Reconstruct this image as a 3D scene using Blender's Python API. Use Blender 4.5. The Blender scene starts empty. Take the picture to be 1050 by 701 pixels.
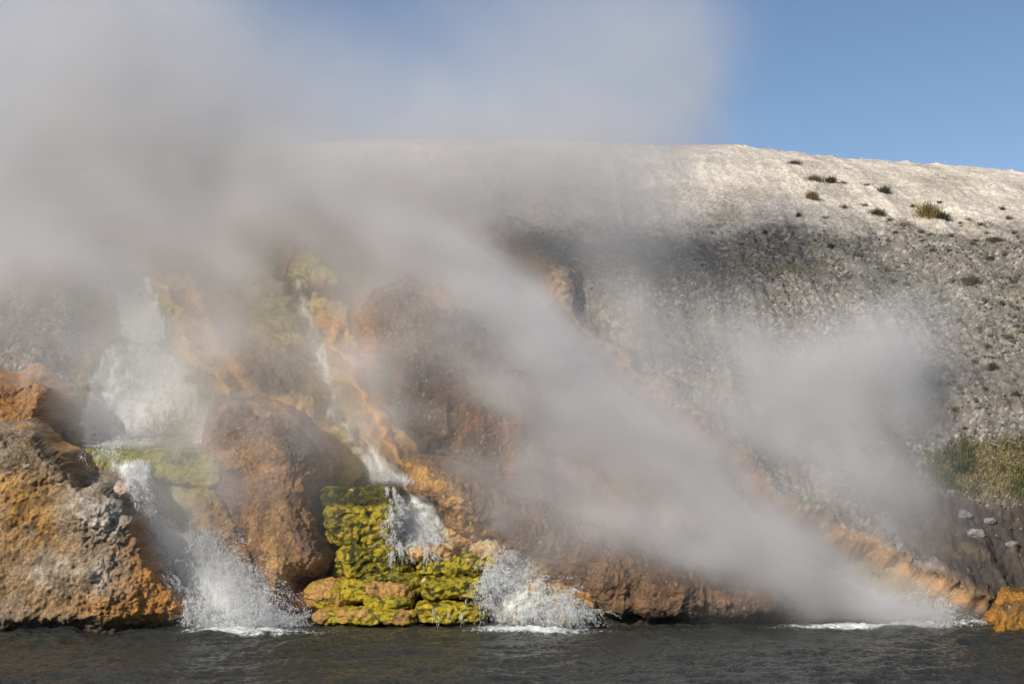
import bpy, math, numpy as np
from mathutils import Vector
from mathutils.bvhtree import BVHTree
rng = np.random.default_rng(7)
import time; T0 = time.time()
def tick(m): print('%5.1f %s' % (time.time()-T0, m))
C = bpy.context.scene.collection
f32 = np.float32
# ------------------------------------------------------------------ camera model
F = 1458.0; CH = 3.0; TH = math.radians(5.076)
ct, st = math.cos(TH), math.sin(TH)
def proj(x, y, z):
    dep = y*ct + (z-CH)*st; up = -y*st + (z-CH)*ct
    return 525 + F*x/dep, 350.5 - F*up/dep
def unproj(u, v, Y):
    a = (350.5-np.asarray(v, float))/F; b = (np.asarray(u, float)-525)/F
    dy = ct - a*st; dz = st + a*ct
    t = Y/dy
    return b*t, Y+0*t, CH+dz*t
# ------------------------------------------------------------------ noise
from concurrent.futures import ThreadPoolExecutor
EX = ThreadPoolExecutor(4)
U = np.uint32
def _mx(h):
    h ^= h >> U(13); h *= U(1274126177); h ^= h >> U(16); h *= U(2246822519); h ^= h >> U(15); return h
def _par(fn, P, nout):
    """run fn over blocks of points on all cores"""
    n = len(P); B = 32768
    if n <= B: return fn(P)
    res = list(EX.map(lambda i: fn(P[i:i+B]), range(0, n, B)))
    if nout == 1: return np.concatenate(res)
    return tuple(np.concatenate([r[k] for r in res]) for k in range(nout))
def vnoise(P, seed=0):
    fl = np.floor(P); t = (P-fl).astype(f32); i = fl.astype(np.int32).view(U)
    t = t*t*t*(t*(t*6-15)+10)
    hx = i[:, 0]*U(374761393)+U((seed*1274126177) & 0xFFFFFFFF); hy = i[:, 1]*U(668265263); hz = i[:, 2]*U(2147483647)
    tx, ty, tz = t[:, 0], t[:, 1], t[:, 2]; K = f32(2/4294967295.0)
    def L(a, b, c): return _mx((hx+U(374761393*a))+(hy+U(668265263*b))+(hz+U(2147483647*c))).astype(f32)*K
    def Z(a, b): p = L(a, b, 0); return p+(L(a, b, 1)-p)*tz
    def Y_(a): p = Z(a, 0); return p+(Z(a, 1)-p)*ty
    p = Y_(0); return p+(Y_(1)-p)*tx-1
ROT = np.array([[.8, .6, 0], [-.48, .64, .6], [.36, -.48, .8]], f32)
def fbm(P, sc=1.0, oc=4, seed=0, gain=.5, ridged=False):
    def f(Q):
        Q = (Q*sc).astype(f32).copy(); a = 1.0; s = 0; n = 0
        for o in range(oc):
            w = vnoise(np.ascontiguousarray(Q), seed+o*17)
            if ridged: w = 1-2*np.abs(w)
            s = s + f32(a)*w; n += a; a *= gain; Q = (Q@ROT.T)*f32(2.03) + f32(11.3)
        return s/f32(n)
    return _par(f, np.asarray(P), 1).astype(np.float64)
def worley(P, sc=1.0, seed=0):
    def f(Q):
        Q = (Q*sc).astype(f32); b0 = np.floor(Q-.5); bi = b0.astype(np.int32).view(U); fr = Q-b0
        d1 = np.full(len(Q), 9.0, f32); d2 = d1.copy(); cid = np.zeros(len(Q), f32)
        for a in (0, 1):
            for b in (0, 1):
                for c in (0, 1):
                    h = _mx((bi[:, 0]+U(a))*U(374761393)+(bi[:, 1]+U(b))*U(668265263)+(bi[:, 2]+U(c))*U(2147483647)+U((seed*1274126177) & 0xFFFFFFFF))
                    k = f32(.8/1023); e = f32(.1)
                    dx = a+e+(h & U(1023)).astype(f32)*k-fr[:, 0]; dy = b+e+((h >> U(10)) & U(1023)).astype(f32)*k-fr[:, 1]; dz = c+e+((h >> U(20)) & U(1023)).astype(f32)*k-fr[:, 2]
                    d = np.sqrt(dx*dx+dy*dy+dz*dz); m = d < d1
                    d2 = np.where(m, d1, np.minimum(d2, d)); d1 = np.where(m, d, d1)
                    cid = np.where(m, ((h*U(2654435761)) >> U(8)).astype(f32)/f32(16777215), cid)
        return d1, d2, cid
    return tuple(x.astype(np.float64) for x in _par(f, np.asarray(P), 3))
def sm(a, b, x):
    t = np.clip((x-a)/(b-a), 0, 1); return t*t*(3-2*t)
def mix(c1, c2, m):
    c1 = np.asarray(c1, float); c2 = np.asarray(c2, float)
    return c1*(1-m[:, None]) + c2*m[:, None]
def pline(u, v, pts):
    """ridge or channel following a line: strongest amp * falloff"""
    best = np.zeros(len(u)); near = np.full(len(u), 1e9)
    for (a, b, w0, k0), (c, d, w1, k1) in zip(pts[:-1], pts[1:]):
        L = (c-a)**2+(d-b)**2
        t = np.clip(((u-a)*(c-a)+(v-b)*(d-b))/L, 0, 1)
        q = np.hypot(u-a-t*(c-a), v-b-t*(d-b)); w = w0+t*(w1-w0); k = k0+t*(k1-k0)
        val = k*np.exp(-(q/w)**2); m = q/w < near
        best = np.where(m, val, best); near = np.minimum(near, q/w)
    return best
def blob(u, v, cu, cv, ru, rv, a=1.0, rot=0.0):
    c, s = math.cos(rot), math.sin(rot); du, dv = u-cu, v-cv
    return a*np.exp(-(((du*c+dv*s)/ru)**2+((-du*s+dv*c)/rv)**2))
def sdist(u, v, poly):
    """signed distance, positive inside"""
    d = np.full(len(u), 1e9); ins = np.zeros(len(u), bool); n = len(poly)
    for i in range(n):
        a, b = poly[i]; c, e = poly[(i+1) % n]
        L = (c-a)**2+(e-b)**2+1e-9
        t = np.clip(((u-a)*(c-a)+(v-b)*(e-b))/L, 0, 1)
        d = np.minimum(d, np.hypot(u-a-t*(c-a), v-b-t*(e-b)))
        if b != e:
            cr = ((b > v) != (e > v)) & (u < (c-a)*(v-b)/(e-b)+a)
            ins ^= cr
    return np.where(ins, d, -d)
# ------------------------------------------------------------------ mesh helpers
ALL = []          # land surfaces for ray casting
def mkmesh(name, V, Fc, mat, parent=None, col=None, wet=None, extra=None, smooth=True, top=True):
    V = np.asarray(V, f32); Fc = np.asarray(Fc, np.int32)
    me = bpy.data.meshes.new(name); k = Fc.shape[1]
    me.vertices.add(len(V)); me.vertices.foreach_set('co', V.ravel())
    me.loops.add(Fc.size); me.loops.foreach_set('vertex_index', Fc.ravel())
    me.polygons.add(len(Fc)); me.polygons.foreach_set('loop_start', np.arange(0, Fc.size, k, dtype=np.int32))
    me.polygons.foreach_set('use_smooth', np.full(len(Fc), smooth))
    if col is not None:
        a = me.attributes.new('tint', 'FLOAT_COLOR', 'POINT')
        a.data.foreach_set('color', np.concatenate([np.clip(col, 0, 1), np.ones((len(V), 1))], 1).astype(f32).ravel())
    if wet is not None: me.attributes.new('wet', 'FLOAT', 'POINT').data.foreach_set('value', np.asarray(wet, f32))
    for n_, d_ in (extra or {}).items(): me.attributes.new(n_, 'FLOAT', 'POINT').data.foreach_set('value', np.asarray(d_, f32))
    me.update(calc_edges=True); me.materials.append(mat)
    o = bpy.data.objects.new(name, me); C.objects.link(o)
    if parent: o.parent = parent
    return o
def tag(o, label=None, cat=None, group=None, kind=None):
    if label: o['label'] = label
    if cat: o['category'] = cat
    if group: o['group'] = group
    if kind: o['kind'] = kind
    return o
def gridfaces(nr, nc, keep=None):
    i = np.arange(nr*nc).reshape(nr, nc)
    q = np.stack([i[:-1, :-1], i[:-1, 1:], i[1:, 1:], i[1:, :-1]], -1).reshape(-1, 4)
    if keep is not None:
        q = q[keep[q].all(1)]
    return q
def compact(V, q, *arrs):
    used = np.unique(q); mp = np.zeros(len(V), np.int64); mp[used] = np.arange(len(used))
    return (V[used], mp[q])+tuple(a[used] for a in arrs)
def gnormals(G):
    du = np.gradient(G, axis=1); dv = np.gradient(G, axis=0)
    n = np.cross(du, dv); n /= np.linalg.norm(n, axis=2, keepdims=True)+1e-9
    return n
def vnormals(V, q):
    n = np.zeros_like(V, dtype=float); p = V[q]
    fn = np.cross(p[:, 2]-p[:, 0], p[:, 3 if q.shape[1] == 4 else 1]-p[:, 1 if q.shape[1] == 4 else 0])
    for k in range(q.shape[1]): np.add.at(n, q[:, k], fn)
    return n/(np.linalg.norm(n, axis=1, keepdims=True)+1e-9)
# ------------------------------------------------------------------ materials
class NT:
    def __init__(s, name):
        s.m = bpy.data.materials.new(name); s.m.use_nodes = True; s.t = s.m.node_tree; s.t.nodes.clear()
        s.out = s.t.nodes.new('ShaderNodeOutputMaterial')
    def n(s, typ, **kw):
        nd = s.t.nodes.new(typ)
        for k, v in kw.items():
            if k.startswith('_'): setattr(nd, k[1:], v)
            else:
                key = int(k[1:]) if k[0] == 'i' and k[1:].isdigit() else k.replace('__', ' ')
                if isinstance(v, bpy.types.NodeSocket): s.t.links.new(v, nd.inputs[key])
                else: nd.inputs[key].default_value = v
        return nd
    def math(s, op, a, b=0.0, clamp=False):
        return s.n('ShaderNodeMath', _operation=op, _use_clamp=clamp, i0=a, i1=b).outputs[0]
    def ramp(s, f, stops):
        r = s.n('ShaderNodeValToRGB', Fac=f); e = r.color_ramp.elements
        e[0].position, e[0].color = stops[0][0], (*stops[0][1], 1); e[1].position, e[1].color = stops[-1][0], (*stops[-1][1], 1)
        for p, c in stops[1:-1]:
            k = e.new(p); k.color = (*c, 1)
        return r.outputs[0]
    def noise(s, vec, sc, det=4, rough=.55, dist=0.0):
        return s.n('ShaderNodeTexNoise', Vector=vec, Scale=sc, Detail=det, Roughness=rough, Distortion=dist).outputs[0]
def ground_mat(name, bump=.5, grain=(25, 70), gs=.45, dryrough=.85, bdist=.03, speck=0.0):
    t = NT(name)
    P = t.n('ShaderNodeTexCoord').outputs['Object']
    col = t.n('ShaderNodeAttribute', _attribute_name='tint').outputs['Color']
    wet = t.n('ShaderNodeAttribute', _attribute_name='wet').outputs['Fac']
    n1 = t.noise(P, grain[0], 5, .6); n2 = t.noise(P, grain[1], 3, .6)
    g = t.math('ADD', t.math('MULTIPLY', t.math('SUBTRACT', n1, .5), gs*2.2), 1.0)
    g = t.math('MULTIPLY', g, t.math('ADD', t.math('MULTIPLY', t.math('SUBTRACT', n2, .5), gs*1.6), 1.0))
    c = t.n('ShaderNodeVectorMath', _operation='SCALE', i0=col, Scale=g).outputs[0]
    if speck:
        vo = t.n('ShaderNodeTexVoronoi', Vector=P, Scale=18.0, Randomness=1.0)
        s1 = t.math('GREATER_THAN', vo.outputs['Color'], .86)
        s2 = t.math('MULTIPLY', s1, t.math('LESS_THAN', vo.outputs['Distance'], .38))
        mx = t.n('ShaderNodeMix', _data_type='RGBA', _blend_type='MIX')
        t.t.links.new(t.math('MULTIPLY', s2, speck), mx.inputs[0]); t.t.links.new(c, mx.inputs[6]); mx.inputs[7].default_value = (.55, .5, .45, 1)
        c = mx.outputs[2]
    r = t.n('ShaderNodeMapRange', Value=wet, i3=dryrough, i4=.16).outputs[0]
    r = t.math('ADD', r, t.math('MULTIPLY', t.math('SUBTRACT', n1, .5), .5), True)
    v = t.n('ShaderNodeTexVoronoi', Vector=P, Scale=grain[0]*.6)
    h = t.math('ADD', t.math('MULTIPLY', n1, 1.0), t.math('ADD', t.math('MULTIPLY', n2, .5), t.math('MULTIPLY', v.outputs['Distance'], .5)))
    b = t.n('ShaderNodeBump', Strength=bump, Distance=bdist, Height=h).outputs[0]
    p = t.n('ShaderNodeBsdfPrincipled', Base__Color=c, Roughness=r, Normal=b)
    t.t.links.new(t.math('ADD', t.math('MULTIPLY', wet, .35), .2), p.inputs['Specular IOR Level'])
    t.t.links.new(p.outputs[0], t.out.inputs[0]); return t.m
M_HILL = ground_mat('hillside gravel and mineral crust', .7, (14, 55), .5, .9, .05, .0)
M_ROCK = ground_mat('mineral crust rock', 1.0, (17, 60), .62, .8, .06, .3)
M_MOSS = ground_mat('algae covered rock', 1.0, (24, 80), .6, .75, .04, 0)
M_STONE = ground_mat('loose stone', .4, (20, 60), .3, .9, .02, 0)
def foam_mat(name, stretch=(9, 9, 1.6), lo=.42, hi=.62, base=(.85, .88, .88)):
    t = NT(name)
    P = t.n('ShaderNodeTexCoord').outputs['Object']
    f = t.n('ShaderNodeAttribute', _attribute_name='foam').outputs['Fac']
    s = t.n('ShaderNodeVectorMath', _operation='MULTIPLY', i0=P, i1=stretch).outputs[0]
    n1 = t.noise(s, 1.0, 6, .65, .6); n2 = t.noise(P, 9, 5, .7, .4)
    n = t.math('ADD', t.math('MULTIPLY', n1, .62), t.math('MULTIPLY', n2, .38))
    a = t.math('ADD', n, t.math('SUBTRACT', t.math('MULTIPLY', f, .62), .36))
    a = t.n('ShaderNodeMapRange', Value=a, i1=lo, i2=hi, i3=0.0, i4=.96).outputs[0]
    b = t.n('ShaderNodeBump', Strength=.7, Distance=.06, Height=n).outputs[0]
    p = t.n('ShaderNodeBsdfPrincipled', Base__Color=(*base, 1), Roughness=.35, Normal=b)
    tl = t.n('ShaderNodeBsdfTranslucent', Color=(*base, 1), Normal=b); tp = t.n('ShaderNodeBsdfTransparent')
    m1 = t.n('ShaderNodeMixShader', Fac=.35, i1=p.outputs[0], i2=tl.outputs[0])
    m2 = t.n('ShaderNodeMixShader', Fac=a, i1=tp.outputs[0], i2=m1.outputs[0])
    t.t.links.new(m2.outputs[0], t.out.inputs[0]); return t.m
M_FOAM = foam_mat('white falling water', (13, 9, 1.5), .42, .70, (.9, .92, .92))
M_CHURN = foam_mat('churned white water', (9, 9, 5), .40, .60, (.9, .92, .92))
t = NT('spray drops')
p = t.n('ShaderNodeBsdfPrincipled', Base__Color=(.96, .97, .97, 1), Roughness=.25)
tl = t.n('ShaderNodeBsdfTranslucent', Color=(.96, .97, .97, 1)); mx = t.n('ShaderNodeMixShader', Fac=.5, i1=p.outputs[0], i2=tl.outputs[0])
t.t.links.new(mx.outputs[0], t.out.inputs[0]); M_DROP = t.m
# ------------------------------------------------------------------ colours (albedo)
CREAM = (.62, .55, .46); GREY = (.195, .175, .15); DGREY = (.10, .098, .09)
ORANGE = (.40, .17, .045); RUST = (.17, .080, .036); BROWN = (.09, .055, .034); TAN = (.36, .25, .14)
YELL = (.45, .34, .022); OLIVE = (.20, .165, .012); MOSS = (.055, .055, .008); PALE = (.42, .42, .27); SOIL = (.055, .042, .034); WHITE = (.6, .55, .47)
# ------------------------------------------------------------------ hill
WL = 27.8
PR = np.array([(-16, -3.2), (-4, -1.6), (-.8, -.45), (0, 0), (.5, .75), (1.6, 2.2), (4.2, 4.7), (8, 7.4), (12, 9.75), (17, 12.1), (22, 13.75), (25, 14.3), (30, 14.55), (40, 14.3), (90, 12.5), (240, 11)])
CRx = [-40, -18, -12, -6, -1, 4, 7.7, 11.3, 14.8, 18.3, 24, 60]; CRz = [-.5, 0, .3, .7, .88, .73, .66, .28, 0, -.31, -1.0, -4]
def waterline(x): return WL - .45*sm(2, -9, x) - .2*np.sin(x*.9)*.5
def base(x, s):
    dy = np.interp(s, S_, PR[:, 0]); z = np.interp(s, S_, PR[:, 1])
    return waterline(x)+dy, z + np.interp(x, CRx, CRz)*sm(5, 14, z)
S_ = np.concatenate([[0], np.cumsum(np.hypot(*np.diff(PR, axis=0).T))])
rim = [(395, 175, 14, .2), (455, 205, 13, .4), (530, 250, 13, .7), (565, 275, 13, .9), (590, 330, 13, .8), (625, 370, 13, .7), (665, 395, 12, .7), (715, 430, 12, .7), (755, 458, 12, .7), (800, 510, 12, .7), (850, 535, 10, .6), (900, 550, 10, .6), (950, 585, 10, .5), (1010, 615, 12, .4)]
ridgeC = [(110, 238, 16, .2), (150, 262, 15, .5), (172, 300, 14, .7), (190, 345, 14, .8), (222, 385, 14, .9), (245, 425, 16, 1.0), (290, 455, 30, .8)]
chL = [(60, 235, 22, -.3), (125, 275, 26, -.5), (140, 330, 34, -.7), (150, 400, 75, -.8), (150, 460, 75, -.7)]
chM = [(290, 240, 18, -.3), (300, 300, 18, -.5), (335, 380, 16, -.7), (370, 450, 22, -.8), (400, 500, 28, -.8)]
chR = [(330, 170, 20, -.3), (430, 215, 26, -.6), (540, 310, 34, -.9), (640, 420, 44, -1.), (760, 540, 60, -1.), (880, 630, 80, -.9)]
rimM = [(330, 330, 9, .3), (372, 400, 10, .5), (385, 440, 10, .6), (430, 482, 11, .7), (470, 515, 12, .6)]
def features(u, v):
    d = pline(u, v, rim)+pline(u, v, ridgeC)+pline(u, v, chL)+pline(u, v, chM)+pline(u, v, chR)+pline(u, v, rimM)
    d += blob(u, v, 40, 340, 60, 90, .7)+blob(u, v, 258, 350, 45, 90, .6)+blob(u, v, 320, 275, 40, 30, .6)
    d += blob(u, v, 1000, 600, 90, 40, .5)-blob(u, v, 415, 575, 80, 70, .8)
    return d
nt, ns = 1260, 650
tt = np.concatenate([-np.geomspace(8, 1.02, 60), np.linspace(-1, 1, nt-120), np.geomspace(1.02, 8, 60)])
ss = np.concatenate([np.linspace(0, S_[2], 14)[:-1], np.linspace(S_[2], S_[12], ns-60), np.linspace(S_[12], S_[-1], 48)[1:]])
ns = len(ss)
TT, SS = np.meshgrid(tt, ss)
W = np.interp(SS, [S_[2], S_[12]], [13.5, 25])
X = (TT*W).ravel(); Y0, Z0 = base(X, SS.ravel())
def relief(x, y, z):
    d = 0
    for _ in range(3):
        u, v = proj(x, y-d, z+.25*d)
        vis = (y > 20) & (z > -.4)
        u = np.where(vis, u, -999); v = np.where(vis, v, -999)
        d = features(u, v)
    return d
P0 = np.stack([X, Y0, Z0], 1)
fade = sm(75, 55, Y0)*sm(-.6, .2, Z0)
wu, wv = fbm(P0, .9, 3, 5)*16+fbm(P0, 3.5, 3, 6)*4, fbm(P0, .9, 3, 9)*16+fbm(P0, 3.5, 3, 10)*4
def relief2():
    d = 0
    for _ in range(3):
        u, v = proj(X, np.maximum(Y0-d, 5), Z0+.25*d); d = features(u+wu, v+wv)*fade
    return d
D = relief2()
big = fbm(P0, .22, 3, 3)*.55*sm(-1, 1.5, Z0)*sm(13.5, 9.5, Z0)
Y1 = Y0-D-big*.6; Z1 = Z0+.25*D+big*.5
G = np.stack([X, Y1, Z1], 1); Nn = gnormals(G.reshape(ns, nt, 3)).reshape(-1, 3)
Nn *= np.where((Nn[:, 2:3] < 0), -1, 1)
u, v = proj(X, np.maximum(Y1, 5), Z1)
uw, vw = u+wu*.8, v+wv*.8
# bank (mineral mat) mask: left-below of the rim line
rp = [(p_[0], p_[1]) for p_ in rim]
bankpoly = [(-3000, 232), (60, 236), (190, 200), (330, 165)]+rp+[(1010, 800), (-3000, 900)]
bank = sm(-10, 8, sdist(uw, vw, bankpoly))*sm(70, 50, Y1)
leftslope = sm(14, -14, sdist(uw, vw, [(72, 240), (100, 300), (70, 400), (80, 470), (80, 900), (2000, 900), (2000, -100), (80, -100)]))
bank = bank*(1-leftslope*.85)
wF1, wF2, wid = worley(G, 6.0, 21)
wf1, wf2, wid2 = worley(G, 14.0, 31)
rough = fbm(G, 2.2, 5, 41); fine = fbm(G, 9, 3, 51)
gravel = 1-bank
chunk = sm(.25, .75, fbm(G, .5, 3, 61)*.5+.5+.25*blob(u, v, 860, 330, 160, 110))
upper = sm(252, 222, v+wv*.9+fine*8)
hn = gravel*(1-.6*upper)*((.5-wF1)*.08*(.3+1.1*chunk)+(.5-wf1)*.045+rough*.10) + bank*(rough*.16+fbm(G*np.array([1, 1, .45]), 3.2, 4, 71, ridged=True)*.04+fine*.02)
gul = fbm(G*np.array([1.1, .16, .16]), 1.0, 4, 65, ridged=True); hn += gravel*gul*.16*(1-.5*upper)
hn *= sm(-.8, 0, Z1)*sm(90, 50, Y1)
G = G+Nn*hn[:, None]
# colours
slopecol = mix(GREY, CREAM, upper)
vary = 1+.25*fbm(G, 1.3, 3, 81)+.5*(wid-.5)*(1-upper*.5)+.35*(wid2-.5)
slopecol = slopecol*(vary*(1+.22*gul))[:, None]
slopecol = mix(slopecol, (.34, .27, .19), sm(.1, .5, fbm(G, .7, 4, 85))*upper*.45)
slopecol = mix(slopecol, np.array((.46, .44, .41)), (wid2 > .88)*(.35+.5*chunk)*(1-upper))
slopecol = mix(slopecol, DGREY, sm(.15, .5, fbm(G, .9, 4, 91))*(1-upper)*.5+.35*blob(u, v, 760, 350, 60, 70, 1.))  # last term: soft dark patch, part of the hill shadow painted into the colour
slopecol = mix(slopecol, (.16, .15, .06), sm(.25, .5, fbm(G, 1.1, 3, 95))*(1-upper)*.35)
soil = sm(0, 1, sdist(uw*1.0, vw*1.0, [(925, 455), (960, 500), (1000, 515), (1200, 515), (1200, 640), (1010, 625), (940, 560), (900, 520)])/20+.5)
slopecol = mix(slopecol, np.array(SOIL), soil*.92)
slopecol = mix(slopecol, np.array((.13, .10, .075)), soil*sm(0, .4, rough)*.7)
b = mix(np.array(RUST), np.array(BROWN), sm(-.3, .5, fbm(G, 1.0, 4, 101)))
hi = sm(455, 400, v)
b = mix(b, ORANGE, np.clip(sm(-.05, .45, fbm(G*np.array([1, 1, .4]), 1.6, 4, 111))*(.5-.38*hi), 0, 1))
b = mix(b, np.array((.15, .115, .085)), hi*.6)
def zone(c, m, k=1.0):
    global b
    b = mix(b, c, np.clip(m*k, 0, 1))
zone((.52, .27, .085), sm(.1, .45, pline(uw, vw, [(p_[0]+4, p_[1], p_[2]*1.5, 1) for p_ in ridgeC])))
zone(YELL, pline(uw, vw, [(95, 262, 30, .4), (150, 300, 28, .8), (165, 350, 30, .9), (205, 430, 30, .8), (215, 460, 20, .5)]), 1.1)
zone(YELL, pline(uw, vw, [(70, 370, 20, .5), (90, 440, 24, .7), (110, 465, 20, .5)]), .6)
zone(PALE, pline(uw, vw, [(a_, b_, w_*.8, 1) for a_, b_, w_, k_ in chL]), .5)
zone(YELL, pline(uw, vw, [(a_, b_, w_*1.5, 1) for a_, b_, w_, k_ in chM]), .95)
zone((.50, .42, .13), pline(uw, vw, [(270, 245, 40, 1), (300, 300, 46, 1), (350, 350, 40, .9), (380, 420, 30, .8)]), .8)
zone(YELL, blob(uw, vw, 325, 275, 46, 36), .9)
zone(ORANGE, blob(uw, vw, 335, 290, 14, 9), .9)
zone(PALE, pline(uw, vw, [(a_, b_, w_*.8, 1) for a_, b_, w_, k_ in chM]), .7)
zone((.55, .29, .09), pline(uw, vw, [(a_, b_, w_*1.5, 1) for a_, b_, w_, k_ in rimM]), 1.3)
zone(PALE, pline(uw, vw, [(a_, b_, w_*.9, 1) for a_, b_, w_, k_ in chR]), .8)
zone(YELL, blob(uw, vw, 765, 570, 35, 40)+blob(uw, vw, 590, 320, 25, 40, .6)+blob(uw, vw, 460, 280, 40, 20, .5), .9)
zone((.58, .33, .14), sm(.12, .45, pline(uw, vw, [(a_-3, b_, w_*1.35, 1) for a_, b_, w_, k_ in rim])), 1.)
zone(BROWN, sm(12, -12, sdist(uw, vw, rp+[(1010, 900), (-900, 900), (-900, 175)]))*.8)
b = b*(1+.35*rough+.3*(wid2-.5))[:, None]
colr = mix(slopecol, b, bank)
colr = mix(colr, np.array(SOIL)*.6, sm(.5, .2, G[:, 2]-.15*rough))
wet = np.clip(bank*.55+.3*pline(u, v, chL)*-1, 0, .8)*sm(-.2, .3, rough+.2)
q = gridfaces(ns, nt)
hill = mkmesh('hill', G, q, M_HILL, col=colr, wet=wet); tag(hill, kind='structure')
HG, HN, HU, HV, HB, HUP = G, vnormals(G, q), u, v, bank, upper
ALL.append((G, q))
tick('hill')
# ---- frontal rock masses
def rock(name, poly, Yb, T, R, label, cat, colour, lean=.25, bumps=(), na=.12, pitch=.019, undercut=0.0, mat=None, seed=0, warp=6, puff=0.0, layer=0.0, drip=0.0, thick=None, ztop=None, edge=1.0):
    poly = [tuple(map(float, p_)) for p_ in poly]
    us = [p_[0] for p_ in poly]; vs = [p_[1] for p_ in poly]
    x0, _, z1 = unproj(min(us)-25, min(vs)-25, Yb); x1, _, z0 = unproj(max(us)+25, max(vs)+25, Yb)
    z0 = max(float(z0), -.5)
    xs = np.arange(float(x0), float(x1), pitch); zs = np.arange(z0, float(z1), pitch)
    XX, ZZ = np.meshgrid(xs, zs); x = XX.ravel(); z = ZZ.ravel(); nr, nc = XX.shape
    B = np.stack([x, 0*x, z], 1)
    au, av = fbm(B, 1.6, 4, seed+200)*warp, fbm(B, 1.6, 4, seed+210)*warp
    zt = ztop if ztop is not None else float(z1)-.4
    y = np.full(len(x), Yb-T*.6)
    for _ in range(4):
        u_, v_ = proj(x, y, z)
        d = sdist(u_+au, v_+av, poly)*Yb/F
        Tt = (T+lean*np.clip(zt-z, 0, 9))*(thick(u_, v_) if thick else 1.0)
        Ra = R*.4+.2*Tt; tq = np.clip(d/Ra, 0, 1)
        t_ = Tt*(.75*(1-(1-tq)**2)+.25*(1-(1-tq)**6))
        t_ = np.where(d < 0, np.maximum(d*3.4*edge, -1.2), t_)
        for (bu, bv, br, bq, ba) in bumps: t_ = t_ + blob(u_, v_, bu, bv, br, bq, ba)*np.clip(d/.15, 0, 1)
        if undercut: t_ = t_ - undercut*sm(.32, .05, z)
        y = Yb-t_
    Gd = np.stack([x, y, z], 1)
    N = gnormals(Gd.reshape(nr, nc, 3)).reshape(-1, 3)
    N *= np.where(N[:, 1:2] > 0, -1, 1)
    ins = np.clip(d/.1+.6, 0, 1)
    a1, a2, aid = worley(Gd, 3.2, seed+220)
    r1 = fbm(Gd, 1.8, 5, seed+230); r2 = fbm(Gd, 7, 4, seed+240, .6)
    r3 = fbm(Gd, 19, 3, seed+245, .6); h_ = na*(r1+.42*r2+.26*r3)+puff*(.5-a1)
    if layer: h_ = h_ + layer*fbm(Gd*np.array([.5, .5, 4.0]), 1.4, 3, seed+250, ridged=True)
    if drip: h_ = h_ + drip*fbm(Gd*np.array([1, .6, .28]), 2.6, 4, seed+255, ridged=True)
    Gd = Gd+N*(h_*ins)[:, None]
    keep = d > -.33
    qq = gridfaces(nr, nc, keep)
    Gd, qq, d, r1, r2, aid, a1, u_, v_, r3 = compact(Gd, qq, d, r1, r2, aid, a1, u_, v_, r3)
    c_, w_ = colour(Gd, u_, v_, d, r1, r2, aid, a1)
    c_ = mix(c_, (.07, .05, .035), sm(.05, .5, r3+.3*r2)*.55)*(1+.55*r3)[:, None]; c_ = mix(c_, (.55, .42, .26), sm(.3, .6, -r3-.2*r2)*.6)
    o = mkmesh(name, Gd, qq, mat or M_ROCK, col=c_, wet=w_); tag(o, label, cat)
    ALL.append((Gd, qq)); return o
def col_left(P, u, v, d, r1, r2, aid, a1):
    n = fbm(P, .9, 4, 301); n2 = fbm(P, 2.2, 4, 305)
    c = mix(np.array((.27, .20, .13)), (.20, .17, .14), sm(-.2, .4, n))
    c = mix(c, (.40, .21, .05), np.clip(blob(u, v, 30, 530, 50, 45)+blob(u, v, 45, 600, 60, 25, .5), 0, 1)*sm(-.4, .2, n2))
    c = mix(c, (.50, .26, .06), sm(.1, .4, n)*.5); c = mix(c, (.47, .21, .04), np.clip(blob(u, v, 150, 545, 16, 40)+blob(u, v, 170, 600, 40, 40, 1.2)+blob(u, v, 120, 625, 60, 16, .8), 0, 1)*.95)
    c = mix(c, WHITE, np.clip(blob(u, v, 98, 522, 30, 24, 1.3)+blob(u, v, 50, 585, 22, 16, .9)+blob(u, v, 105, 590, 22, 20, .7), 0, 1)*sm(-.45, .1, n2)*.9)
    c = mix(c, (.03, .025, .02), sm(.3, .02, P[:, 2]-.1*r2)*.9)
    c = mix(c, (.07, .05, .035), sm(.2, .5, n2)*.6)
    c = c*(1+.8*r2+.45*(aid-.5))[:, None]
    w = np.clip(blob(u, v, 170, 600, 45, 45, 1.1)+blob(u, v, 148, 545, 16, 40)+.5*sm(.8, .1, P[:, 2]), 0, .9)
    return c*1.12, w
rock('rock_outcrop', [(-260, 430), (-80, 445), (0, 447), (35, 447), (68, 470), (88, 492), (112, 495), (130, 508), (143, 530), (152, 555), (165, 580), (186, 603), (214, 634), (204, 660), (100, 672), (-260, 680)],
     27.65, .5, .5, 'large brown and rust rock outcrop at left with a whitish patch, rising from the river', 'rock outcrop', col_left, lean=.22, thick=lambda u, v: .42+.58*sm(205, 70, u), na=.17, undercut=.3, seed=1, puff=.05,
     bumps=[(98, 522, 34, 28, .5), (120, 600, 70, 40, .2), (30, 480, 60, 20, .2), (150, 545, 14, 34, .25)])
def col_rust(P, u, v, d, r1, r2, aid, a1):
    n = fbm(P, 1.4, 4, 321)
    c = mix(np.array((.36, .16, .05)), (.14, .08, .045), sm(-.2, .3, n)); c = mix(c, (.55, .3, .14), sm(10, 40, u)*.7)
    return c*(1+.6*r2+.4*(aid-.5))[:, None], .3+0*u
rock('boulder', [(-120, 395), (0, 392), (20, 398), (40, 388), (55, 400), (54, 420), (42, 440), (36, 455), (-120, 460)],
     29.6, .7, .45, 'rough orange boulder above the big outcrop at the left edge', 'boulder', col_rust, lean=.3, na=.16, seed=2, puff=.12)
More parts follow.
